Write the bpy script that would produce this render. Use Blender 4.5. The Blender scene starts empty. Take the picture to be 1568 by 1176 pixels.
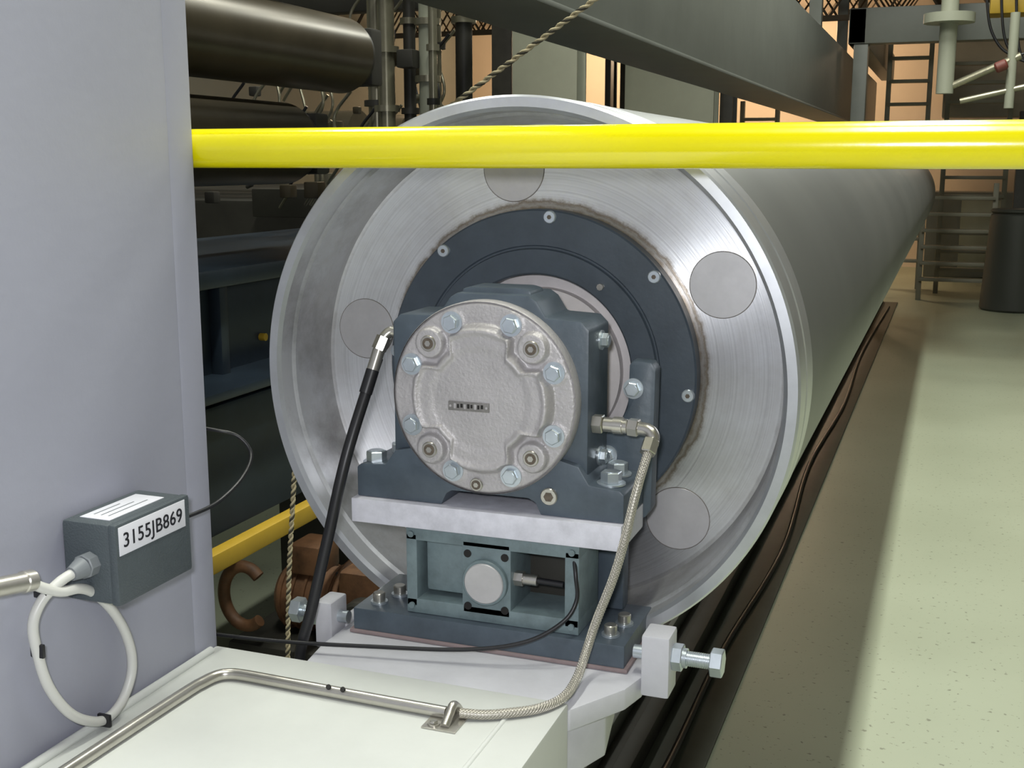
import bpy, bmesh, math, random
from mathutils import Vector, Matrix
random.seed(7)
sc=bpy.context.scene
COL=sc.collection
# ------------------------------------------------------------------ materials
def mat(name,col,rough=.5,metal=0.,var=.0,vscale=8.,bump=0.,bscale=60.,col2=None,spec=.5,coat=0.):
    m=bpy.data.materials.new(name);m.use_nodes=True
    nt=m.node_tree;N=nt.nodes;Lk=nt.links;b=N['Principled BSDF']
    b.inputs['Roughness'].default_value=rough;b.inputs['Metallic'].default_value=metal
    b.inputs['Specular IOR Level'].default_value=spec
    b.inputs['Coat Weight'].default_value=coat
    c=(*col,1.)
    b.inputs['Base Color'].default_value=c
    tc=N.new('ShaderNodeTexCoord')
    if var>0 or col2:
        n=N.new('ShaderNodeTexNoise');n.inputs['Scale'].default_value=vscale;n.inputs['Detail'].default_value=6
        n.inputs['Roughness'].default_value=.65
        Lk.new(tc.outputs['Object'],n.inputs['Vector'])
        r=N.new('ShaderNodeValToRGB');Lk.new(n.outputs['Fac'],r.inputs['Fac'])
        d=col2 if col2 else tuple(x*(1-var) for x in col)
        r.color_ramp.elements[0].position=.3;r.color_ramp.elements[0].color=(*d,1)
        r.color_ramp.elements[1].position=.62;r.color_ramp.elements[1].color=c
        Lk.new(r.outputs['Color'],b.inputs['Base Color'])
    if bump>0:
        n2=N.new('ShaderNodeTexNoise');n2.inputs['Scale'].default_value=bscale;n2.inputs['Detail'].default_value=4
        Lk.new(tc.outputs['Object'],n2.inputs['Vector'])
        bp=N.new('ShaderNodeBump');bp.inputs['Strength'].default_value=bump;bp.inputs['Distance'].default_value=.002
        Lk.new(n2.outputs['Fac'],bp.inputs['Height']);Lk.new(bp.outputs['Normal'],b.inputs['Normal'])
    return m
M={}
M['wallpaint']=mat('cabinet_paint',(.345,.352,.425),.5,0,.06,3,.12,90)
M['white']=mat('white_paint',(.60,.60,.64),.45,0,.12,14,.15,80)
M['deck']=mat('deck_paint',(.60,.615,.59),.45,0,.08,6,.1,60)
M['bar']=mat('worn_white_paint',(.70,.70,.77),.5,0,.22,40,.2,90)
M['navy']=mat('blue_grey_paint',(.078,.102,.128),.42,0,.28,25,.15,120)
M['navyring']=mat('blue_grey_ring',(.060,.078,.100),.42,0,.2,30,.1,150)
M['cast']=mat('cast_aluminium',(.50,.48,.485),.48,.35,.16,22,.5,260)
M['plate']=mat('engraved_plate',(.24,.23,.22),.5,.3,.3,200)
M['zinc']=mat('zinc_steel',(.60,.66,.70),.3,.75,.12,60)
M['steel']=mat('stainless',(.54,.52,.47),.28,.85,.12,40)
M['darkhole']=mat('dark_recess',(.012,.011,.010),.8)
M['rustsock']=mat('rusty_socket',(.16,.13,.10),.6,.4,.4,200)
M['collar']=mat('machined_rim',(.68,.70,.74),.30,.75,.14,18)
M['plug']=mat('plug_disc',(.56,.55,.56),.42,.4,.12,30)
M['shaft']=mat('light_shaft',(.68,.64,.64),.5,.1,.15,20)
M['yellow']=mat('yellow_gloss',(.80,.71,.0),.17,0,.04,10,.16,26,spec=.9)
M['yellowdull']=mat('yellow_beam',(.42,.27,.02),.5,0,.2,6)
M['black']=mat('black_rubber',(.012,.012,.014),.4)
M['jbox']=mat('grey_green_enclosure',(.070,.086,.096),.5,0,.1,30,.4,500)
M['label']=mat('label_white',(.72,.72,.78),.4)
M['ink']=mat('ink_black',(.01,.01,.015),.5)
M['cable']=mat('cream_cable',(.58,.58,.55),.4)
M['gland']=mat('grey_gland',(.18,.195,.21),.5)
M['cell']=mat('grey_green_paint',(.18,.24,.255),.4,0,.35,35,.1,150)
M['pink']=mat('shim_plate',(.26,.20,.20),.7,0,.2,30)
M['braid']=mat('braided_steel',(.50,.475,.42),.38,.65)
M['ropel']=mat('rope_light',(.50,.43,.27),.6)
M['roped']=mat('rope_dark',(.05,.045,.03),.6)
M['gird']=mat('girder_paint',(.17,.18,.165),.45,0,.15,3)
M['column']=mat('column_paint',(.32,.33,.26),.5,0,.1,3)
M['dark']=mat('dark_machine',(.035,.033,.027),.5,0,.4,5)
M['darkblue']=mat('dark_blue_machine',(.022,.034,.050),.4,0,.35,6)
M['brownroll']=mat('brown_roll',(.085,.070,.045),.32,.4,.3,5)
M['orange']=mat('rusty_orange',(.17,.080,.035),.6,0,.7,14)
M['pipe']=mat('bare_pipe',(.32,.30,.22),.3,.7,.3,10)
M['lamp']=mat('fixture_white',(.7,.7,.7),.5)
M['wallb']=mat('back_wall_tan',(.74,.61,.47),.8,0,.10,.8)
M['ceil']=mat('ceiling_brown',(.10,.075,.05),.9,0,.3,2)
M['wallside']=mat('side_wall',(.20,.20,.17),.9,0,.1,1)
M['red']=mat('red_handle',(.16,.04,.03),.5)
M['ladder']=mat('ladder_steel',(.22,.21,.16),.5,.2)
M['bin']=mat('dark_grey_bin',(.045,.048,.042),.5)
M['strip']=mat('dark_floor_strip',(.055,.06,.042),.5,0,.3,4)
def radial_mat(name,base,stain,metal,rough,blotch=.72,aniso=.6,rings=True):
    m=bpy.data.materials.new(name);m.use_nodes=True
    nt=m.node_tree;N=nt.nodes;Lk=nt.links;b=N['Principled BSDF']
    b.inputs['Metallic'].default_value=metal;b.inputs['Roughness'].default_value=rough
    b.inputs['Anisotropic'].default_value=aniso;b.inputs['Anisotropic Rotation'].default_value=.25
    tg=N.new('ShaderNodeTangent');tg.direction_type='RADIAL';tg.axis='Y';Lk.new(tg.outputs[0],b.inputs['Tangent'])
    g=N.new('ShaderNodeNewGeometry')
    sub=N.new('ShaderNodeVectorMath');sub.operation='SUBTRACT';sub.inputs[1].default_value=(-.458,0,1.152)
    Lk.new(g.outputs['Position'],sub.inputs[0])
    mul=N.new('ShaderNodeVectorMath');mul.operation='MULTIPLY';mul.inputs[1].default_value=(1,0,1);Lk.new(sub.outputs[0],mul.inputs[0])
    ln=N.new('ShaderNodeVectorMath');ln.operation='LENGTH';Lk.new(mul.outputs[0],ln.inputs[0])
    n=N.new('ShaderNodeTexNoise');n.inputs['Scale'].default_value=34;n.inputs['Detail'].default_value=7;n.inputs['Roughness'].default_value=.75;Lk.new(sub.outputs[0],n.inputs['Vector'])
    ma=N.new('ShaderNodeMath');ma.operation='MULTIPLY_ADD';ma.inputs[1].default_value=.018;Lk.new(n.outputs['Fac'],ma.inputs[0]);Lk.new(ln.outputs['Value'],ma.inputs[2])
    r=N.new('ShaderNodeValToRGB');Lk.new(ma.outputs[0],r.inputs['Fac'])
    cr=r.color_ramp;cr.elements[0].position=.0;cr.elements[0].color=(*stain,1);cr.elements[1].position=1;cr.elements[1].color=(*base,1)
    half=tuple(.35*a+.65*b_ for a,b_ in zip(stain,base));lt=tuple(x*1.1 for x in base);dk=tuple(x*.85 for x in base)
    for p,cc in ((.2055,stain),(.208,half),(.2110,stain),(.2135,half),(.2165,lt),(.226,base),(.2785,base),(.2800,dk),(.282,base),(.299,base),(.302,half),(.308,dk),(.311,base)):
        e=cr.elements.new(p);e.color=(*cc,1)
    n2=N.new('ShaderNodeTexNoise');n2.inputs['Scale'].default_value=7;n2.inputs['Detail'].default_value=9;n2.inputs['Roughness'].default_value=.7;Lk.new(sub.outputs[0],n2.inputs['Vector'])
    r2=N.new('ShaderNodeValToRGB');Lk.new(n2.outputs['Fac'],r2.inputs['Fac'])
    r2.color_ramp.elements[0].position=.33;r2.color_ramp.elements[0].color=(blotch,blotch*.98,blotch*.96,1);r2.color_ramp.elements[1].position=.55;r2.color_ramp.elements[1].color=(1,1,1,1)
    mx=N.new('ShaderNodeMixRGB');mx.blend_type='MULTIPLY';mx.inputs[0].default_value=1;Lk.new(r.outputs[0],mx.inputs[1]);Lk.new(r2.outputs[0],mx.inputs[2])
    # turning marks (fine concentric rings)
    n3=N.new('ShaderNodeTexNoise');n3.noise_dimensions='1D';n3.inputs['Scale'].default_value=420;n3.inputs['Detail'].default_value=4;Lk.new(ln.outputs['Value'],n3.inputs['W'])
    r3=N.new('ShaderNodeValToRGB');Lk.new(n3.outputs['Fac'],r3.inputs['Fac'])
    r3.color_ramp.elements[0].position=.3;r3.color_ramp.elements[0].color=(.86,.86,.86,1);r3.color_ramp.elements[1].position=.6;r3.color_ramp.elements[1].color=(1,1,1,1)
    mx2=N.new('ShaderNodeMixRGB');mx2.blend_type='MULTIPLY';mx2.inputs[0].default_value=1 if rings else .3;Lk.new(mx.outputs[0],mx2.inputs[1]);Lk.new(r3.outputs[0],mx2.inputs[2])
    Lk.new(mx2.outputs[0],b.inputs['Base Color'])
    bp=N.new('ShaderNodeBump');bp.inputs['Strength'].default_value=.18;bp.inputs['Distance'].default_value=.001;Lk.new(n3.outputs['Fac'],bp.inputs['Height']);Lk.new(bp.outputs[0],b.inputs['Normal'])
    return m
M['disc']=radial_mat('turned_disc',(.86,.87,.90),(.32,.27,.215),.80,.34,.86,.85)
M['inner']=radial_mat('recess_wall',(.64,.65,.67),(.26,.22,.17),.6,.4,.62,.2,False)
def roll_mat():
    m=bpy.data.materials.new('roll_cover');m.use_nodes=True
    nt=m.node_tree;N=nt.nodes;Lk=nt.links;b=N['Principled BSDF']
    b.inputs['Metallic'].default_value=.6;b.inputs['Roughness'].default_value=.42
    tc=N.new('ShaderNodeTexCoord');mp=N.new('ShaderNodeMapping');mp.inputs['Scale'].default_value=(1,1.2,1);Lk.new(tc.outputs['Object'],mp.inputs[0])
    n=N.new('ShaderNodeTexNoise');n.inputs['Scale'].default_value=2;n.inputs['Detail'].default_value=8;Lk.new(mp.outputs[0],n.inputs['Vector'])
    r=N.new('ShaderNodeValToRGB');Lk.new(n.outputs['Fac'],r.inputs['Fac'])
    r.color_ramp.elements[0].position=.3;r.color_ramp.elements[0].color=(.175,.182,.182,1);r.color_ramp.elements[1].position=.7;r.color_ramp.elements[1].color=(.225,.232,.23,1)
    Lk.new(r.outputs[0],b.inputs['Base Color']);return m
M['roll']=roll_mat()
def floor_mat():
    m=bpy.data.materials.new('speckled_vinyl_floor');m.use_nodes=True
    nt=m.node_tree;N=nt.nodes;Lk=nt.links;b=N['Principled BSDF'];b.inputs['Roughness'].default_value=.42
    tc=N.new('ShaderNodeTexCoord')
    v=N.new('ShaderNodeTexNoise');v.inputs['Scale'].default_value=60;v.inputs['Detail'].default_value=3;Lk.new(tc.outputs['Object'],v.inputs['Vector'])
    r=N.new('ShaderNodeValToRGB');Lk.new(v.outputs['Fac'],r.inputs['Fac'])
    r.color_ramp.elements[0].position=.30;r.color_ramp.elements[0].color=(.19,.20,.145,1);r.color_ramp.elements[1].position=.36;r.color_ramp.elements[1].color=(.375,.41,.305,1)
    n=N.new('ShaderNodeTexNoise');n.inputs['Scale'].default_value=1.2;n.inputs['Detail'].default_value=5;Lk.new(tc.outputs['Object'],n.inputs['Vector'])
    r2=N.new('ShaderNodeValToRGB');Lk.new(n.outputs['Fac'],r2.inputs['Fac'])
    r2.color_ramp.elements[0].position=.3;r2.color_ramp.elements[0].color=(.86,.86,.84,1);r2.color_ramp.elements[1].position=.7;r2.color_ramp.elements[1].color=(1,1,1,1)
    mx=N.new('ShaderNodeMixRGB');mx.blend_type='MULTIPLY';mx.inputs[0].default_value=1;Lk.new(r.outputs[0],mx.inputs[1]);Lk.new(r2.outputs[0],mx.inputs[2])
    Lk.new(mx.outputs[0],b.inputs['Base Color']);return m
M['floor']=floor_mat()
# ------------------------------------------------------------------ builders
def finish(bm,name,m,parent,smooth=True,ang=35):
    bm.normal_update()
    bmesh.ops.recalc_face_normals(bm,faces=bm.faces[:])
    if smooth:
        for f in bm.faces:f.smooth=True
        for e in bm.edges:
            if len(e.link_faces)==2 and e.calc_face_angle(0)>math.radians(ang): e.smooth=False
    me=bpy.data.meshes.new(name);bm.to_mesh(me);bm.free()
    me.materials.append(M[m]);o=bpy.data.objects.new(name,me);COL.objects.link(o)
    if parent:o.parent=parent
    return o
def root(name):
    e=bpy.data.objects.new(name,None);e.empty_display_size=.05;COL.objects.link(e);return e
def box(p,name,m,x0,x1,y0,y1,z0,z1,bev=.002,rot=None):
    bm=bmesh.new();bmesh.ops.create_cube(bm,size=1)
    c=Vector(((x0+x1)/2,(y0+y1)/2,(z0+z1)/2));s=(x1-x0,y1-y0,z1-z0)
    for v in bm.verts:v.co=Vector((v.co.x*s[0],v.co.y*s[1],v.co.z*s[2]))
    if bev>0:bmesh.ops.bevel(bm,geom=bm.edges[:],offset=min(bev,min(s)*.45),segments=2,affect='EDGES',profile=.6)
    if rot is not None:
        for v in bm.verts:v.co=rot@v.co
    for v in bm.verts:v.co+=c
    return finish(bm,name,m,p,ang=50)
def frame(d):
    d=Vector(d).normalized();a=Vector((0,0,1)) if abs(d.z)<.9 else Vector((1,0,0))
    u=d.cross(a).normalized();v=u.cross(d).normalized();return d,u,v
def cyl(p,name,m,a,b,r,r2=None,seg=32,bev=0.,phase=0.):
    a=Vector(a);b=Vector(b);r2=r if r2 is None else r2;d,u,v=frame(b-a);L=(b-a).length
    if bev>0: prof=[(0,0),(r-bev,0),(r,bev),(r2,L-bev),(r2-bev,L),(0,L)]
    else: prof=[(0,0),(r,0),(r2,L),(0,L)]
    bm=bmesh.new();rings=[]
    for rr,t in prof:
        if rr<=1e-6: rings.append([bm.verts.new(a+d*t)])
        else: rings.append([bm.verts.new(a+d*t+(u*math.cos(phase+2*math.pi*i/seg)+v*math.sin(phase+2*math.pi*i/seg))*rr) for i in range(seg)])
    for A,B in zip(rings,rings[1:]):
        for i in range(seg):
            j=(i+1)%seg
            if len(A)==1: bm.faces.new((A[0],B[i],B[j]))
            elif len(B)==1: bm.faces.new((A[i],A[j],B[0]))
            else: bm.faces.new((A[i],A[j],B[j],B[i]))
    return finish(bm,name,m,p)
def lathe(p,name,m,prof,cx=-.458,cz=1.152,seg=160,ang=30):
    bm=bmesh.new();rings=[]
    for rr,y in prof:
        if rr<=1e-6: rings.append([bm.verts.new((cx,y,cz))])
        else: rings.append([bm.verts.new((cx+rr*math.cos(2*math.pi*i/seg),y,cz+rr*math.sin(2*math.pi*i/seg))) for i in range(seg)])
    for A,B in zip(rings,rings[1:]):
        for i in range(seg):
            j=(i+1)%seg
            if len(A)==1: bm.faces.new((A[0],B[i],B[j]))
            elif len(B)==1: bm.faces.new((A[i],A[j],B[0]))
            else: bm.faces.new((A[i],A[j],B[j],B[i]))
    return finish(bm,name,m,p,ang=ang)
def prism(p,name,m,pts,axis,lo,hi,bev=.002):
    def P(a,b,t): return {'y':(a,t,b),'z':(a,b,t),'x':(t,a,b)}[axis]
    bm=bmesh.new();A=[bm.verts.new(P(a,b,lo)) for a,b in pts];B=[bm.verts.new(P(a,b,hi)) for a,b in pts]
    n=len(pts);bm.faces.new(A);bm.faces.new(B[::-1])
    for i in range(n):bm.faces.new((A[i],A[(i+1)%n],B[(i+1)%n],B[i]))
    bmesh.ops.recalc_face_normals(bm,faces=bm.faces[:])
    if bev>0:bmesh.ops.bevel(bm,geom=bm.edges[:],offset=bev,segments=2,affect='EDGES',profile=.6)
    return finish(bm,name,m,p,ang=50)
def hexbolt(p,name,pos,d,r=.010,h=.007,m='zinc',washer=True):
    pos=Vector(pos);d=Vector(d).normalized()
    if washer:cyl(p,name+'_washer',m,pos,pos+d*.002,r*1.35,seg=28)
    cyl(p,name+'_head',m,pos+d*.0015,pos+d*h,r,seg=6,bev=.001,phase=random.random())
    cyl(p,name+'_top',m,pos+d*h,pos+d*(h+.0006),r*.7,seg=20)
def catmull(pts,n=14):
    P=[Vector(q) for q in pts];P=[P[0]*2-P[1]]+P+[P[-1]*2-P[-2]];out=[]
    for i in range(1,len(P)-2):
        for k in range(n):
            t=k/n;a,b,c,d=P[i-1],P[i],P[i+1],P[i+2]
            out.append(.5*((2*b)+(c-a)*t+(2*a-5*b+4*c-d)*t*t+(3*b-a-3*c+d)*t**3))
    out.append(P[-2]);return out
def tube(p,name,m,pts,r,smooth=True,n=14):
    path=catmull(pts,n) if smooth else [Vector(q) for q in pts]
    cu=bpy.data.curves.new(name,'CURVE');cu.dimensions='3D';cu.bevel_depth=r;cu.bevel_resolution=5;cu.use_fill_caps=True
    s=cu.splines.new('POLY');s.points.add(len(path)-1)
    for i,q in enumerate(path):s.points[i].co=(*q,1)
    cu.materials.append(M[m]);o=bpy.data.objects.new(name,cu);COL.objects.link(o)
    if p:o.parent=p
    return o
def strands(p,name,m,pts,R,count,pitch,sgn,rad,step=.0016,phase=0):
    dense=catmull(pts,40);L=[0]
    for a,b in zip(dense,dense[1:]):L.append(L[-1]+(b-a).length)
    tot=L[-1];N=max(8,int(tot/step));path=[];j=0
    for i in range(N+1):
        s=tot*i/N
        while j<len(L)-2 and L[j+1]<s:j+=1
        t=(s-L[j])/max(1e-9,L[j+1]-L[j]);path.append(dense[j].lerp(dense[j+1],t))
    cu=bpy.data.curves.new(name,'CURVE');cu.dimensions='3D';cu.bevel_depth=rad;cu.bevel_resolution=1
    T=[(path[min(i+1,N)]-path[max(i-1,0)]).normalized() for i in range(N+1)]
    _,u,_=frame(T[0]);U=[]
    for t in T:
        u=(u-t*u.dot(t)).normalized();U.append(u.copy())
    for k in range(count):
        s=cu.splines.new('POLY');s.points.add(N)
        for i in range(N+1):
            a=sgn*2*math.pi*(tot*i/N)/pitch+2*math.pi*k/count+phase
            v=T[i].cross(U[i]);q=path[i]+(U[i]*math.cos(a)+v*math.sin(a))*R;s.points[i].co=(*q,1)
    cu.materials.append(M[m]);o=bpy.data.objects.new(name,cu);COL.objects.link(o);o.parent=p;return o
CX,CZ=-.458,1.152
# ------------------------------------------------------------------ room
box(None,'floor','floor',-7,4.5,-3,17.2,-.1,0,0)
box(None,'ceiling','ceil',-7,4.5,-3,17.2,6,6.1,0)
box(None,'wall_back','wallb',-7,4.5,17,17.2,0,6,0)
box(None,'wall_left','wallside',-7.2,-7,-3,17.2,0,6,0)
box(None,'wall_right','wallside',4.5,4.7,-3,17.2,0,6,0)
# ------------------------------------------------------------------ big roll
R=root('paper_machine_roll')
lathe(R,'roll_cover','roll',[(.3205,10.2),(.3205,1.352),(.316,1.349)],seg=200)
lathe(R,'end_collar','collar',[(.318,1.353),(.3215,1.350),(.3215,1.300),(.3195,1.298),(.3195,1.290),(.3215,1.288),(.3215,1.2395),(.319,1.2355),(.3085,1.2352),(.3045,1.2395)],seg=200)
lathe(R,'recess_wall','inner',[(.3045,1.2395),(.3035,1.262),(.3000,1.266),(.2985,1.300),(.2965,1.330),(.2925,1.3435)],seg=200)
lathe(R,'end_disc','disc',[(.2930,1.3425),(.2870,1.3440),(.194,1.3440)],seg=200)
lathe(R,'far_end','disc',[(.3205,10.2),(.30,10.22),(0,10.22)])
lathe(R,'seal_ring','navyring',[(.1945,1.3445),(.1945,1.3225),(.1925,1.3205),(.1525,1.3200),(.1510,1.3215),(.1490,1.3215),(.1475,1.3175),(.1200,1.3170),(.118,1.319),(.118,1.395)],seg=200)
lathe(R,'shaft_shoulder','shaft',[(.118,1.352),(.100,1.350),(.099,1.338),(.080,1.336),(.078,1.318),(.062,1.316),(.062,1.245)],seg=120)
for i,a in enumerate((27,99,171,243,315)):
    a=math.radians(a);x=CX+.2435*math.cos(a);z=CZ+.2435*math.sin(a)
    cyl(R,'plug_groove_%d'%i,'rustsock',(x,1.35,z),(x,1.3436,z),.0388,seg=64)
    cyl(R,'plug_%d'%i,'plug',(x,1.35,z),(x,1.3430,z),.0382,seg=64,bev=.0005)
for i in range(8):
    a=math.radians(-5+45*i);x=CX+.1863*math.cos(a);z=CZ+.1863*math.sin(a)
    cyl(R,'ring_bolt_%d'%i,'zinc',(x,1.3215,z),(x,1.3155,z),.0076,seg=24,bev=.001)
    cyl(R,'ring_bolt_socket_%d'%i,'rustsock',(x,1.3156,z),(x,1.3151,z),.0028,seg=6)
cyl(R,'grease_nipple','steel',(CX+.133*math.cos(math.radians(53)),1.318,CZ+.133*math.sin(math.radians(53))),(CX+.133*math.cos(math.radians(53)),1.311,CZ+.133*math.sin(math.radians(53))),.004,seg=8)
# ------------------------------------------------------------------ bearing housing
H=root('roll_bearing_housing')
prism(H,'body','navy',[(-.571,1.050),(-.571,1.228),(-.562,1.237),(-.516,1.238),(-.502,1.258),(-.494,1.263),(-.412,1.263),(-.403,1.257),(-.392,1.240),(-.354,1.238),(-.345,1.229),(-.345,1.050)],'y',1.160,1.236,.003)
prism(H,'top_boss','navy',[(-.500,1.235),(-.492,1.2665),(-.482,1.269),(-.424,1.269),(-.414,1.2665),(-.406,1.235)],'y',1.172,1.215,.003)
prism(H,'foot_casting','navy',[(-.614,1.028),(-.614,1.062),(-.609,1.066),(-.578,1.068),(-.566,1.085),(-.50,1.10),(-.41,1.10),(-.352,1.085),(-.340,1.066),(-.307,1.063),(-.302,1.059),(-.302,1.028),(-.394,1.028),(-.400,1.041),(-.408,1.045),(-.498,1.045),(-.504,1.041),(-.510,1.028)],'y',1.150,1.236,.002)
lathe(H,'cap_flange','cast',[(.1045,1.166),(.1055,1.164),(.1055,1.1455),(.1045,1.1430)],seg=128)
lathe(H,'cap_gasket','black',[(.1035,1.1655),(.1062,1.1655),(.1062,1.1675),(.1035,1.1675)],seg=128)
def ss(a,b,x):
    t=max(0,min(1,(x-a)/(b-a)));return t*t*(3-2*t)
bolts=[math.radians(22.5+45*k) for k in range(8)];socks=[math.radians(45+90*k) for k in range(4)]
def wrap(a): return abs((a+math.pi)%(2*math.pi)-math.pi)
def caph(x,z):
    r=math.hypot(x,z);th=math.atan2(z,x)
    near=min(wrap(th-s) for s in socks)
    Rp=.0795-.0185*(1-ss(.16,.36,near))
    h=.0095*(1-ss(Rp-.0035,Rp+.0030,r))
    h+=.0032*math.exp(-((r-(Rp-.0055))/.0034)**2)
    h-=.0015*(1-ss(.050,.060,r))
    for s in socks:
        for sg in (-1,1):
            dth=wrap(th-(s+sg*.36))
            if r>.060: h=max(h,.0080*math.exp(-((dth*r)/.0042)**2)*(1-ss(.088,.098,r))*ss(.058,.066,r))
        d=math.hypot(x-.0825*math.cos(s),z-.0825*math.sin(s));h=max(h,.0085*(1-ss(.0150,.0178,d)))
    for b_ in bolts:
        d=math.hypot(x-.0880*math.cos(b_),z-.0880*math.sin(b_))
        f=1-ss(.0125,.0150,d); h=h*(1-f)+.0012*f
    h-=.003*ss(.1015,.1045,r)
    return h
bm=bmesh.new();NS,NR=320,80;prev=[bm.verts.new((CX,1.143-caph(0,0),CZ))]
for k in range(1,NR+1):
    r=.1045*k/NR;cur=[]
    for i in range(NS):
        a=2*math.pi*i/NS;x=r*math.cos(a);z=r*math.sin(a);cur.append(bm.verts.new((CX+x,1.143-caph(x,z),CZ+z)))
    for i in range(NS):
        j=(i+1)%NS
        if len(prev)==1:bm.faces.new((prev[0],cur[j],cur[i]))
        else:bm.faces.new((prev[i],prev[j],cur[j],cur[i]))
    prev=cur
finish(bm,'cap_face','cast',H,ang=80)
for i,b_ in enumerate(bolts):
    x=CX+.0880*math.cos(b_);z=CZ+.0880*math.sin(b_)
    hexbolt(H,'cap_bolt_%d'%i,(x,1.142,z),(0,-1,0),.0088,.0075)
for i,s in enumerate(socks+[math.radians(266)]):
    rr=.0825 if i<4 else .0950
    x=CX+rr*math.cos(s);z=CZ+rr*math.sin(s);q=1.0 if i<4 else .85;y0=1.1350 if i<4 else 1.1425
    cyl(H,'cap_port_ring_%d'%i,'steel',(x,y0,z),(x,y0-.0022,z),.0088*q,seg=32,bev=.0008)
    cyl(H,'cap_port_hole_%d'%i,'rustsock',(x,y0-.0018,z),(x,y0-.0025,z),.0062*q,seg=24)
    cyl(H,'cap_port_plug_%d'%i,'steel',(x,y0-.0024,z),(x,y0-.0032,z),.0034*q,seg=6)
x0=-.4935
box(H,'nameplate','plate',x0,-.4465,1.1335,1.137,1.1395,1.1495,.0005)
for i in range(9):   # engraved maker's marks: short strokes of uneven width
    xa=x0+.0065+.0039*i
    box(H,'nameplate_mark_%d'%i,'darkhole' if i%3 else 'cast',xa,xa+.0026-.0004*(i%2),1.1331,1.1336,1.1420+.0006*(i%3),1.1474-.0005*(i%2),.0001)
for i,xx in enumerate((x0+.0028,-.4493)): cyl(H,'nameplate_pin_%d'%i,'cast',(xx,1.1337,1.1445),(xx,1.1328,1.1445),.0013,seg=12)
cyl(H,'foot_plug','steel',(-.384,1.152,1.050),(-.384,1.1465,1.050),.0095,seg=32,bev=.001)
cyl(H,'foot_plug_hole','rustsock',(-.384,1.1466,1.050),(-.384,1.146,1.050),.0055,seg=6)
for i,(x,y) in enumerate(((-.598,1.168),(-.588,1.212),(-.322,1.172),(-.326,1.212))):
    hexbolt(H,'foot_bolt_%d'%i,(x,y,1.064),(0,0,1),.0115,.014)
for i,(y,z) in enumerate(((1.205,1.213),(1.205,1.085))):
    hexbolt(H,'side_bolt_%d'%i,(-.345,y,z),(1,0,0),.008,.009)
Wp=root('white_mounting_plate')
box(Wp,'plate','bar',-.6175,-.302,1.141,1.235,.9998,1.0275,.0012)
A=root('side_support_bracket')
prism(A,'bracket_plate','navy',[(-.324,.8970),(-.324,1.000),(-.300,1.010),(-.294,1.020),(-.292,1.178),(-.297,1.186),(-.318,1.187),(-.322,1.182),(-.323,1.135),(-.330,1.118),(-.350,1.100),(-.358,1.08),(-.358,.8970)],'y',1.238,1.262,.003)
hexbolt(A,'bracket_bolt_a',(-.3165,1.238,1.156),(0,-1,0),.0085,.009)
hexbolt(A,'bracket_bolt_b',(-.345,1.238,1.078),(0,-1,0),.0085,.009)
C=root('load_cell_block')
box(C,'top_plate','cell',-.554,-.350,1.150,1.225,.983,.9995,.001)
box(C,'bottom_plate','cell',-.554,-.350,1.150,1.225,.897,.914,.001)
box(C,'post_left','cell',-.554,-.541,1.150,1.225,.905,.990,.001)
box(C,'post_right','cell',-.366,-.350,1.150,1.225,.905,.990,.001)
box(C,'inner_block','cell',-.536,-.487,1.165,1.215,.920,.982,.004)
box(C,'centre_block','cell',-.486,-.428,1.150,1.220,.905,.990,.002)
box(C,'back_web','dark',-.545,-.36,1.215,1.225,.905,.990,.001)
cyl(C,'sensor_ring','cell',(-.457,1.152,.945),(-.457,1.143,.945),.0262,seg=64,bev=.001)
cyl(C,'sensor_face','plug',(-.457,1.144,.945),(-.457,1.141,.945),.0230,seg=64,bev=.001)
for i,(dx,dz) in enumerate(((-.022,.030),(.022,.030),(-.022,-.031),(.022,-.031))):
    cyl(C,'cell_hole_%d'%i,'darkhole',(-.457+dx,1.152,.945+dz),(-.457+dx,1.1492,.945+dz),.0045,seg=20)
cyl(C,'connector_nut','steel',(-.432,1.165,.948),(-.418,1.165,.948),.0085,seg=6)
cyl(C,'connector_body','steel',(-.418,1.165,.948),(-.402,1.165,.948),.0062,seg=24)
cyl(C,'connector_pin','black',(-.402,1.165,.948),(-.372,1.165,.947),.0035,seg=16)
for i,(x,z) in enumerate(((-.5475,.990),(-.5475,.906),(-.358,.990),(-.358,.906))):
    cyl(C,'cell_screw_%d'%i,'cell',(x,1.151,z),(x,1.1475,z),.0036,seg=16)
B=root('bearing_base_plate')
box(B,'plate','navy',-.618,-.296,1.140,1.262,.871,.8965,.0015)
box(B,'shim','pink',-.623,-.292,1.1385,1.266,.8662,.8712,.002)
for i,(x,y) in enumerate(((-.597,1.165),(-.585,1.195),(-.318,1.165),(-.312,1.20))):
    cyl(B,'stud_washer_%d'%i,'zinc',(x,y,.8963),(x,y,.899),.010,seg=28)
    cyl(B,'stud_screw_%d'%i,'steel',(x,y,.8985),(x,y,.909),.0072,seg=24,bev=.001)
S=root('white_support_beam')
prism(S,'beam_top','white',[(-.628,1.039),(-.637,1.10),(-.637,1.275),(-.276,1.275),(-.276,1.14),(-.285,1.105),(-.325,1.039)],'z',.842,.8658,.003)
prism(S,'beam_web','white',[(-.628,1.039),(-.628,1.26),(-.33,1.26),(-.304,1.10),(-.328,1.039)],'z',.79,.8425,.003)
box(S,'pedestal','white',-.60,-.40,1.05,1.20,0,.791,.004)
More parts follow.
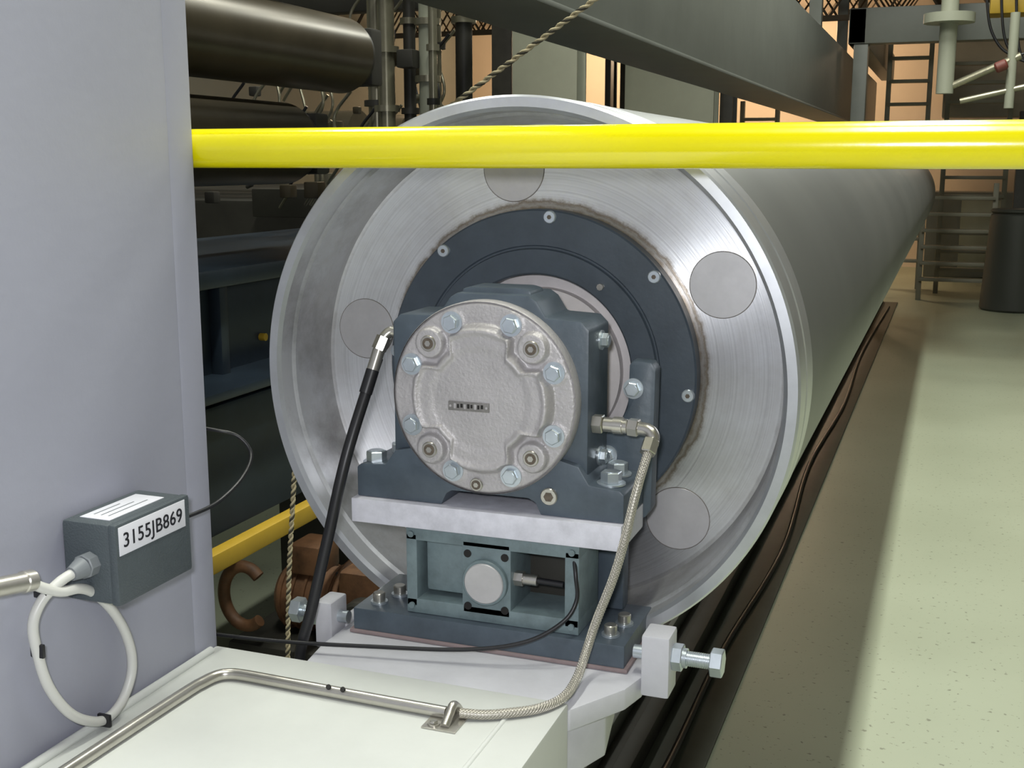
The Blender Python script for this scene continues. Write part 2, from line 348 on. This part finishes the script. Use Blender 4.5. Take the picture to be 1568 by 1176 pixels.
def jack(p,x0,x1,xs,z0,z1,sgn):
    zc=(z0+z1)/2+.007
    box(p,'lug','white',x0,x1,1.128,1.166,z0,z1,.003)
    xe=x1 if sgn>0 else x0
    cyl(p,'jack_nut','zinc',(xe,1.147,zc),(xe+sgn*.011,1.147,zc),.0145,seg=6,bev=.001)
    cyl(p,'jack_nut_b','zinc',(xe+sgn*.011,1.147,zc),(xe+sgn*.015,1.147,zc),.0105,seg=24)
    inner=x0-.012 if sgn>0 else x1+.012
    cyl(p,'jack_thread','zinc',(inner,1.147,zc),(xs,1.147,zc),.0072,seg=24)
    n=int(abs(xs-xe)/.0022)
    for i in range(n):
        xx=xe+sgn*.0022*i;cyl(p,'thread_%d'%i,'zinc',(xx,1.147,zc),(xx+sgn*.0011,1.147,zc),.0080,seg=20)
    cyl(p,'jack_head','zinc',(xs,1.147,zc),(xs+sgn*.013,1.147,zc),.0150,seg=6,bev=.001)
J1=root('jacking_bolt');jack(J1,-.275,-.245,-.205,.850,.917,1)
box(J1,'lug_arm','white',-.275,-.255,1.160,1.24,.842,.866,.003)
J2=root('jacking_bolt.001');jack(J2,-.662,-.640,-.688,.846,.902,-1)
box(J2,'lug_arm','white',-.655,-.6375,1.160,1.24,.842,.866,.003)
# ------------------------------------------------------------------ foreground deck & cabinet
D=root('white_deck')
box(D,'deck_plinth','deck',-.7345,-.325,.15,1.037,.0,.8745,.003)
tube(D,'weld_bead','deck',[(-.7295,y,.8765+.0006*math.sin(y*300)) for y in [.4+.02*i for i in range(32)]],.0045)
tube(D,'edge_weld','deck',[(-.372,y,.8737) for y in [.45+.02*i for i in range(28)]],.0028)
K=root('grey_cabinet')
box(K,'cabinet_body','wallpaint',-1.45,-.7365,-.6,1.032,0,2.6,.004)
box(K,'edge_flange','wallpaint',-1.45,-.7350,1.000,1.042,.0,2.6,.006)
# ------------------------------------------------------------------ yellow rail
Y=root('yellow_guard_rail')
cyl(Y,'rail_tube','yellow',(-.90,1.0635,1.4148),(1.5,1.0635,1.4148),.0200,seg=64)
cyl(Y,'rail_post','yellow',(1.5,1.0635,0),(1.5,1.0635,1.42),.0195,seg=48)
# ------------------------------------------------------------------ junction box
Q=root('junction_box')
box(Q,'enclosure','jbox',-.736,-.684,.814,.922,1.009,1.084,.004)
box(Q,'lid','jbox',-.6855,-.676,.8135,.9225,1.0085,1.0845,.003)
box(Q,'front_label','label',-.6765,-.6755,.817,.914,1.055,1.0815,.0003)
box(Q,'top_label','label',-.725,-.692,.826,.905,1.0838,1.0846,.0002)
t=bpy.data.curves.new('label_text','FONT');t.body='3155JB869';t.size=.0190;t.extrude=.0002;t.offset=.0001;t.align_x='CENTER';t.space_character=1.05
to=bpy.data.objects.new('label_text',t);COL.objects.link(to);to.parent=Q;to.location=(-.6752,.8655,1.0618);to.rotation_euler=(math.pi/2,0,math.pi/2);to.scale=(1.02,1,1);t.materials.append(M['ink'])
for i in range(3):
    box(Q,'top_label_line_%d'%i,'gland',-.718+.008*i,-.7165+.008*i,.836,.872+.01*i,1.0845,1.0848,.0001)
cyl(Q,'gland_nut','gland',(-.706,.815,1.046),(-.706,.803,1.046),.0115,seg=8,bev=.001)
cyl(Q,'gland_dome','gland',(-.706,.803,1.046),(-.707,.790,1.044),.0100,r2=.0065,seg=24)
cyl(Q,'outlet_gland','gland',(-.706,.921,1.052),(-.706,.930,1.052),.006,seg=12)
W=root('coiled_cream_cable')
pts=[(-.707,.793,1.0445),(-.710,.777,1.040),(-.716,.762,1.028),(-.719,.753,1.010),(-.719,.755,.985),(-.719,.764,.950),(-.719,.783,.918),(-.719,.805,.897),(-.719,.832,.884),(-.719,.856,.889),(-.719,.873,.908),(-.719,.877,.930),(-.718,.869,.957),(-.716,.853,.983),(-.713,.833,1.005),(-.708,.812,1.021),(-.706,.795,1.029),(-.708,.778,1.032),(-.712,.762,1.040),(-.715,.748,1.050)]
tube(W,'cable','cable',pts,.0047,n=8)
for i,(y,z) in enumerate(((.832,.884),(.755,.985),(.764,1.036))):
    bx=box(W,'cable_tie_%d'%i,'black',-.725,-.711,y-.0018,y+.0018,z-.0062,z+.0062,.001)
P_=root('steel_conduit_stub')
cyl(P_,'conduit','steel',(-.716,.60,1.078),(-.715,.748,1.051),.0085,seg=32,bev=.001)
cyl(P_,'collar','steel',(-.715,.740,1.0525),(-.715,.752,1.0503),.0095,seg=32,bev=.001)
box(P_,'standoff','steel',-.737,-.72,.68,.70,1.04,1.06,.001)
Z=root('thin_black_cable')
tube(Z,'cable','black',[(-.706,.925,1.052),(-.702,.960,1.050),(-.700,1.005,1.052),(-.700,1.05,1.066),(-.706,1.078,1.085),(-.722,1.078,1.104),(-.745,1.066,1.112),(-.80,1.066,1.115)],.0021)
Z2=root('sensor_cable')
tube(Z2,'cable','black',[(-.80,1.07,.870),(-.74,1.06,.876),(-.66,1.065,.878),(-.572,1.08,.880),(-.465,1.10,.884),(-.40,1.115,.896),(-.362,1.13,.918),(-.350,1.142,.940),(-.352,1.145,.965),(-.356,1.152,.98)],.0023)
# ------------------------------------------------------------------ hoses
Hb=root('black_grease_hose')
tube(Hb,'hose','black',[(-.594,1.168,1.185),(-.600,1.155,1.155),(-.611,1.12,1.08),(-.625,1.10,.994),(-.641,1.085,.91),(-.652,1.075,.856),(-.66,1.07,.75),(-.67,1.07,.6)],.0064)
cyl(Hb,'ferrule','steel',(-.5925,1.171,1.197),(-.5970,1.161,1.172),.0070,seg=24)
cyl(Hb,'crimp','black',(-.5970,1.161,1.172),(-.6015,1.151,1.147),.0074,seg=24)
cyl(Hb,'ferrule_nut','steel',(-.589,1.175,1.208),(-.5935,1.170,1.194),.0085,seg=6)
tube(Hb,'elbow','steel',[(-.570,1.182,1.213),(-.582,1.180,1.214),(-.589,1.176,1.208),(-.591,1.173,1.200)],.0062)
Bb=root('braided_steel_hose')
cyl(Bb,'fitting_nut','steel',(-.345,1.178,1.127),(-.333,1.178,1.127),.0105,seg=6,bev=.001)
cyl(Bb,'fitting_body','steel',(-.333,1.178,1.127),(-.306,1.178,1.1265),.0078,seg=32,bev=.001)
cyl(Bb,'fitting_knurl','steel',(-.322,1.178,1.127),(-.312,1.178,1.127),.0092,seg=14)
cyl(Bb,'fitting_nut2','steel',(-.306,1.178,1.1265),(-.294,1.177,1.126),.0098,seg=6,bev=.001)
tube(Bb,'elbow','steel',[(-.296,1.177,1.126),(-.284,1.175,1.125),(-.278,1.172,1.120),(-.278,1.168,1.111)],.0072)
cyl(Bb,'elbow_nut','steel',(-.2785,1.169,1.116),(-.280,1.158,1.104),.0090,seg=6,bev=.001)
bp=[(-.279,1.163,1.110),(-.282,1.140,1.085),(-.2870,1.128,1.055),(-.293,1.120,1.019),(-.303,1.117,.980),(-.320,1.112,.930),(-.3265,1.10,.902),(-.327,1.070,.886),(-.330,1.035,.8805),(-.345,1.005,.8800),(-.370,.985,.8800),(-.390,.974,.880),(-.412,.9665,.8815)]
tube(Bb,'core','braid',bp,.0038)
strands(Bb,'braid_a','braid',bp,.0040,8,.026,1,.00065)
strands(Bb,'braid_b','braid',bp,.0043,8,.026,-1,.00065)
Rd=root('conduit_rod')
tube(Rd,'rod','steel',[(-.695,.45,.8808),(-.692,.70,.8808),(-.687,.90,.8808),(-.684,.940,.8808),(-.679,.958,.8808),(-.668,.9665,.8808),(-.650,.9685,.8808),(-.60,.9675,.8808),(-.50,.9655,.8808),(-.425,.9645,.8808)],.0060)
box(Rd,'clamp_base','steel',-.440,-.405,.938,.984,.8747,.8762,.0005)
tube(Rd,'clamp_strap','steel',[(-.418,.980,.8765),(-.418,.973,.884),(-.418,.9645,.8890),(-.418,.956,.884),(-.418,.944,.8772)],.0045)
hexbolt(Rd,'clamp_screw',(-.430,.946,.8760),(0,0,1),.0045,.004,m='steel')
for i,x in enumerate((-.552,-.536)): cyl(Rd,'rod_pin_%d'%i,'darkhole',(x,.9635,.8862),(x,.9620,.8878),.0026,seg=12)
# ropes
Rp=root('twisted_wire_rope')
rp=[(-1.30,2.5,1.381),(-1.059,2.5,1.536),(-.741,2.5,1.740),(-.40,2.5,1.96),(.1,2.5,2.28),(1.0,2.5,2.86)]
strands(Rp,'strand_light','ropel',rp,.0034,2,.040,1,.0032,step=.006)
strands(Rp,'strand_dark','roped',rp,.0034,1,.040,1,.0030,step=.006,phase=math.pi/2)
Rq=root('twisted_wire_rope.001')
rq=[(-.895,1.5,1.10),(-.909,1.5,.923),(-.925,1.5,.75),(-.935,1.5,.5),(-.94,1.5,.0)]
strands(Rq,'strand_light','ropel',rq,.0022,2,.020,1,.0021,step=.003)
strands(Rq,'strand_dark','roped',rq,.0022,1,.020,1,.0021,step=.003,phase=math.pi/2)
# ------------------------------------------------------------------ floor track
T=root('floor_rail_track')
box(T,'channel','dark',-1.1,-.64,1.3,12.5,.0,.03,.002)
box(T,'rail_a','dark',-.64,-.60,1.3,12.5,.0,.06,.003)
box(T,'rail_b','gird',-.70,-.685,1.3,12.5,.03,.075,.003)
box(T,'floor_strip','strip',-.60,-.46,1.3,12.5,.0,.010,.003)
tube(T,'floor_cable','black',[(-.50,1.8,.25),(-.53,2.4,.05),(-.54,3.2,.018),(-.50,4.2,.018),(-.55,5.5,.018),(-.52,7,.018),(-.56,9,.018),(-.52,12,.018)],.009)
# ------------------------------------------------------------------ left machinery
Lm=root('blue_machine_frame')
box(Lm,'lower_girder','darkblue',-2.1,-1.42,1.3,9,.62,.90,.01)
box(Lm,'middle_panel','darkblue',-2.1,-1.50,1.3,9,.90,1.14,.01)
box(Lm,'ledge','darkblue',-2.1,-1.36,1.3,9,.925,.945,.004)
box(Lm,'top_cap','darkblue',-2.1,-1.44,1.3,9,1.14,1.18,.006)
for i in range(10):
    y=1.6+.55*i
    box(Lm,'rib_%d'%i,'darkblue',-1.5,-1.47,y,y+.03,.93,1.15,.004)
    cyl(Lm,'panel_knob_%d'%i,'yellowdull',(-1.5,y+.2,1.00),(-1.485,y+.2,1.00),.009,seg=16)
for i in range(5): box(Lm,'leg_%d'%i,'dark',-2.0,-1.6,1.5+1.7*i,1.75+1.7*i,0,.63,.01)
Yb=root('yellow_floor_beam')
box(Yb,'beam','yellowdull',-1.23,-1.20,1.2,9,.672,.708,.004)
for i in range(5): box(Yb,'post_%d'%i,'yellowdull',-1.235,-1.195,3.4+1.4*i,3.44+1.4*i,0,.68,.003)
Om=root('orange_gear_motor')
cyl(Om,'motor_body','orange',(-1.42,2.3,.40),(-1.26,2.3,.40),.075,seg=40,bev=.012)
for i in range(5): cyl(Om,'fin_%d'%i,'orange',(-1.40+.03*i,2.3,.40),(-1.394+.03*i,2.3,.40),.081,seg=32)
cyl(Om,'gear_flange','orange',(-1.26,2.3,.40),(-1.245,2.3,.40),.10,seg=40,bev=.006)
box(Om,'gear_case','orange',-1.245,-1.10,2.22,2.38,.30,.50,.02)
cyl(Om,'output_hub','dark',(-1.17,2.22,.40),(-1.17,2.17,.40),.05,seg=32,bev=.006)
cyl(Om,'output_shaft','steel',(-1.17,2.18,.40),(-1.17,2.12,.40),.018,seg=24)
for i in range(6):
    a=i*math.pi/3;cyl(Om,'case_bolt_%d'%i,'dark',(-1.262,2.3+.088*math.cos(a),.40+.088*math.sin(a)),(-1.24,2.3+.088*math.cos(a),.40+.088*math.sin(a)),.009,seg=6)
tube(Om,'guard_hoop','orange',[(-1.44+.055*math.cos(.8+a*.33),2.15,.44+.07*math.sin(.8+a*.33)) for a in range(15)],.014,n=4)
box(Om,'terminal_box','orange',-1.38,-1.30,2.24,2.34,.47,.54,.008)
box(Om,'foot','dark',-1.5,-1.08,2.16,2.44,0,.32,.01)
for i,(z,r,x,ye) in enumerate(((1.70,.105,-1.66,3.08),(1.93,.10,-1.66,2.65),(1.45,.105,-1.66,2.75),(2.16,.09,-1.6,2.5))):
    g=root('dryer_roll' if i==0 else 'dryer_roll.%03d'%i)
    cyl(g,'shell','brownroll',(x,1.2,z),(x,ye,z),r,seg=72,bev=.008)
    cyl(g,'end_plate','dark',(x,ye,z),(x,ye+.02,z),r*.92,seg=48)
    cyl(g,'journal','pipe',(x,ye,z),(x,ye+.15,z),r*.3,seg=24)
    box(g,'bearing','dark',x-.07,x+.07,ye+.05,ye+.12,z-.08,z+.08,.01)
Pm=root('machine_piping')
for i in range(8):
    x=-1.83+.042*i+random.uniform(-.008,.008);y=3.60+random.uniform(-.12,.12);r=random.choice((.010,.014,.020,.028))
    cyl(Pm,'riser_%d'%i,('pipe','column','pipe','dark')[i%4],(x,y,1.2),(x,y,3.2),r,seg=24)
    for k in range(6):
        z=1.25+.18*k+random.uniform(-.06,.06);cyl(Pm,'clamp_%d_%d'%(i,k),random.choice(('dark','pipe')),(x,y,z),(x,y,z+.02),r*1.5,seg=12)
for i in range(80):
    x=random.uniform(-2.3,-1.62);y=random.uniform(3.25,3.9);z=random.uniform(1.23,1.80);s=random.uniform(.012,.032)
    if i%3==0: box(Pm,'valve_block_%d'%i,random.choice(('dark','pipe','brownroll')),x-s,x+s,y-s,y+s,z-s,z+s,.006)
    elif i%3==1: cyl(Pm,'valve_body_%d'%i,random.choice(('pipe','dark','yellowdull','pipe')),(x-s,y,z),(x+s,y,z+.01),s*.5,seg=16,bev=.003)
    else: tube(Pm,'bent_line_%d'%i,random.choice(('pipe','black','pipe')),[(x,y,z),(x+.06,y-.02,z+.08),(x+.03,y,z+.2),(x+.09,y,z+.28)],.005)
box(Pm,'cross_rail','dark',-2.6,-1.4,4.05,4.12,1.19,1.30,.006)
box(Pm,'cross_rail_top','dark',-2.6,-1.4,4.05,4.12,1.95,2.05,.006)
bk=root('background_machine')
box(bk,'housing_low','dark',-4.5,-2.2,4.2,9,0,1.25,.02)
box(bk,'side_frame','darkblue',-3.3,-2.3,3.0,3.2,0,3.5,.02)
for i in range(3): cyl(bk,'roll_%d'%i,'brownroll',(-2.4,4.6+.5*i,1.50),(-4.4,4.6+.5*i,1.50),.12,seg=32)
# ------------------------------------------------------------------ overhead girder, columns, trusses
G=root('overhead_girder')
box(G,'web','gird',-1.26,-1.0,2.0,16,1.80,2.40,.008)
box(G,'bottom_flange','gird',-1.28,-.985,2.0,16,1.79,1.805,.003)
for i in range(6): box(G,'hanger_%d'%i,'gird',-1.2,-1.1,3+2.4*i,3.1+2.4*i,2.4,6,.005)
def column(nm,x,y,w,m='column'):
    c=root(nm)
    box(c,'flange_front',m,x-w,x+w,y-.01,y+.02,0,3.94,.003);box(c,'flange_back',m,x-w,x+w,y+.22,y+.25,0,3.94,.003);box(c,'web',m,x-.012,x+.012,y,y+.24,0,3.94,.002);box(c,'foot',m,x-w*1.2,x+w*1.2,y-.04,y+.28,0,.03,.003)
column('steel_column',-3.10,9.1,.27);column('steel_column.001',-3.50,9.2,.085,'dark')
column('steel_column.002',-2.53,11.0,.42);column('steel_column.003',-2.05,11.3,.06,'dark')
column('steel_column.004',-3.24,12.0,.03,'dark');column('steel_column.005',-3.40,12.0,.03,'dark');column('steel_column.006',-3.05,12.0,.03,'dark')
for i in range(6):
    y=11.7+.9*i;g=root('roof_truss' if i==0 else 'roof_truss.%03d'%i)
    z=2.70+.10*i
    box(g,'chord_low','wallb' if i%2 else 'ceil',-6.8,3.2,y,y+.05,z,z+.05,.003);box(g,'chord_top','ceil',-6.8,3.2,y,y+.06,z+.40,z+.45,.003)
    for k in range(20):
        xa=-6.7+.5*k;tube(g,'diag_%d'%k,'ceil',[(xa,y+.03,z+.03),(xa+.25,y+.03,z+.41),(xa+.5,y+.03,z+.03)],.012,smooth=False)
box(None,'mezzanine_slab','ceil',-7,3.2,9.0,16.9,3.95,4.05,0)
def ladder(nm,x0,x1,y,z0,z1,n):
    g=root(nm)
    for i,x in enumerate((x0,x1)): box(g,'stile_%d'%i,'ladder',x-.025,x+.025,y-.02,y+.05,0,z1,.003)
    for k in range(n):
        z=z0+(z1-z0)*k/n;box(g,'rung_%d'%k,'ladder',x0,x1,y-.06,y+.06,z,z+.035,.003)
ladder('access_ladder',-.75,-.32,14,.3,3.0,11)
ladder('access_ladder.001',-.12,.50,13.6,.25,2.6,12)
ladder('access_ladder.002',-2.35,-1.95,14,.3,2.1,8)
ladder('step_stair',-.28,.40,12.9,.2,1.2,6)
Eq=root('control_cabinet')
box(Eq,'body','gird',-.30,1.6,15.6,16.2,0,1.05,.02);box(Eq,'upper','gird',-.2,2.2,15.8,16.3,1.95,2.9,.02)
box(Eq,'door','column',.10,.55,15.58,15.61,.1,.95,.01);box(Eq,'leg','gird',1.2,1.35,15.8,16.0,1.0,2.0,.01)
Tb=root('waste_bin')
cyl(Tb,'drum','bin',(.60,12.3,0),(.60,12.3,.93),.30,r2=.25,seg=40,bev=.02);cyl(Tb,'lid','bin',(.60,12.3,.93),(.60,12.3,.97),.255,seg=40,bev=.015)
Dp=root('dark_post');box(Dp,'post','dark',.56,.68,12.8,12.95,0,1.9,.01);box(Dp,'base','dark',.5,.8,12.7,13.0,0,.03,.004)
Og=root('service_gantry')
box(Og,'beam','gird',-.95,4.4,11.0,11.2,2.42,2.72,.01);box(Og,'beam_end','gird',-.95,-.80,11,16,2.42,2.72,.01)
for i,x in enumerate((-.9,4.2)): box(Og,'gantry_post_%d'%i,'gird',x,x+.12,11.02,11.18,0,2.45,.005)
cyl(Og,'drop_pipe','column',(-.10,8.5,6),(-.10,8.5,1.85),.055,seg=24);cyl(Og,'drop_collar','column',(-.10,8.5,2.30),(-.10,8.5,2.36),.16,seg=24)
cyl(Og,'arm','pipe',(-.10,8.5,1.88),(.35,8.5,2.08),.025,seg=16);cyl(Og,'arm_b','pipe',(.0,8.5,1.80),(.55,8.5,1.92),.02,seg=16)
cyl(Og,'valve','red',(.20,8.45,2.0),(.27,8.45,2.03),.035,seg=20,bev=.01)
cyl(Og,'arm_c','column',(.30,8.5,2.35),(.30,8.5,1.75),.03,seg=16)
box(Og,'yellow_hoist','yellowdull',.16,1.2,9.5,9.8,2.46,2.62,.01);box(Og,'hoist_hanger','gird',.5,.56,9.6,9.66,2.6,6,.004)
for i in range(6): tube(Og,'loose_cable_%d'%i,'black',[(.1+.1*i,9.2,2.8),(.18+.1*i,9.2,2.3-.08*i),(.4+.12*i,9.2,2.15-.04*i),(.8,9.2,2.5)],.010)
# ceiling light fixtures
FX=[(-.12,.4,110),(-.12,3.2,145),(-.12,6.5,145),(-.12,9.8,120),(1.15,2,34),(1.15,6,34),(1.15,10,34),(-2.6,3,60),(-2.6,7,50)]
for i,(x,y,e) in enumerate(FX):
    g=root('ceiling_light_fixture' if i==0 else 'ceiling_light_fixture.%03d'%i)
    box(g,'housing','lamp',x-.12,x+.12,y-.95,y+.95,5.2,5.3,.01);box(g,'stem','lamp',x-.02,x+.02,y-.02,y+.02,5.3,6,.003)
    L=bpy.data.lights.new('tube_light','AREA');L.shape='RECTANGLE';L.size=.2;L.size_y=1.8;L.energy=e;L.color=(.98,1,.90)
    o=bpy.data.objects.new('tube_light',L);COL.objects.link(o);o.location=(x,y,5.18);o.parent=g
for i,(x,y,z,e) in enumerate(((-4.8,15.4,3.2,150),(-2.2,15.4,3.2,150),(1.2,15.0,3.2,14),(-2.6,5.6,2.6,20))):
    g=root('sodium_lamp' if i==0 else 'sodium_lamp.%03d'%i)
    cyl(g,'shade','lamp',(x,y,z+.04),(x,y,z+.2),.2,r2=.08,seg=24);cyl(g,'rod','lamp',(x,y,z+.2),(x,y,3.95 if y>9 else 6),.012,seg=8)
    L=bpy.data.lights.new('bulb','POINT');L.energy=e;L.color=(1,.73,.47);L.shadow_soft_size=.15
    o=bpy.data.objects.new('bulb',L);COL.objects.link(o);o.location=(x,y,z-.2);o.parent=g
# camera flash
L=bpy.data.lights.new('camera_flash','POINT');L.energy=32;L.shadow_soft_size=.025;L.color=(.95,.965,1)
o=bpy.data.objects.new('camera_flash',L);COL.objects.link(o);o.location=(-.03,-.02,1.45)
w=bpy.data.worlds.new('World');sc.world=w;w.use_nodes=True
w.node_tree.nodes['Background'].inputs[0].default_value=(.80,.80,.82,1);w.node_tree.nodes['Background'].inputs[1].default_value=.20
# ------------------------------------------------------------------ camera
f=1800.;W0=1568.;vx,vy=1463.4,249.4
phi=math.atan((588-vy)/f);psi=math.atan((vx-784)*math.cos(phi)/f)
cam=bpy.data.cameras.new('camera');co=bpy.data.objects.new('camera',cam);COL.objects.link(co)
cam.sensor_width=36;cam.lens=36*f/W0;cam.clip_start=.02
co.location=(0,0,1.4);co.rotation_euler=(math.pi/2-phi,0,psi)
sc.camera=co
sc.view_settings.view_transform='Standard'
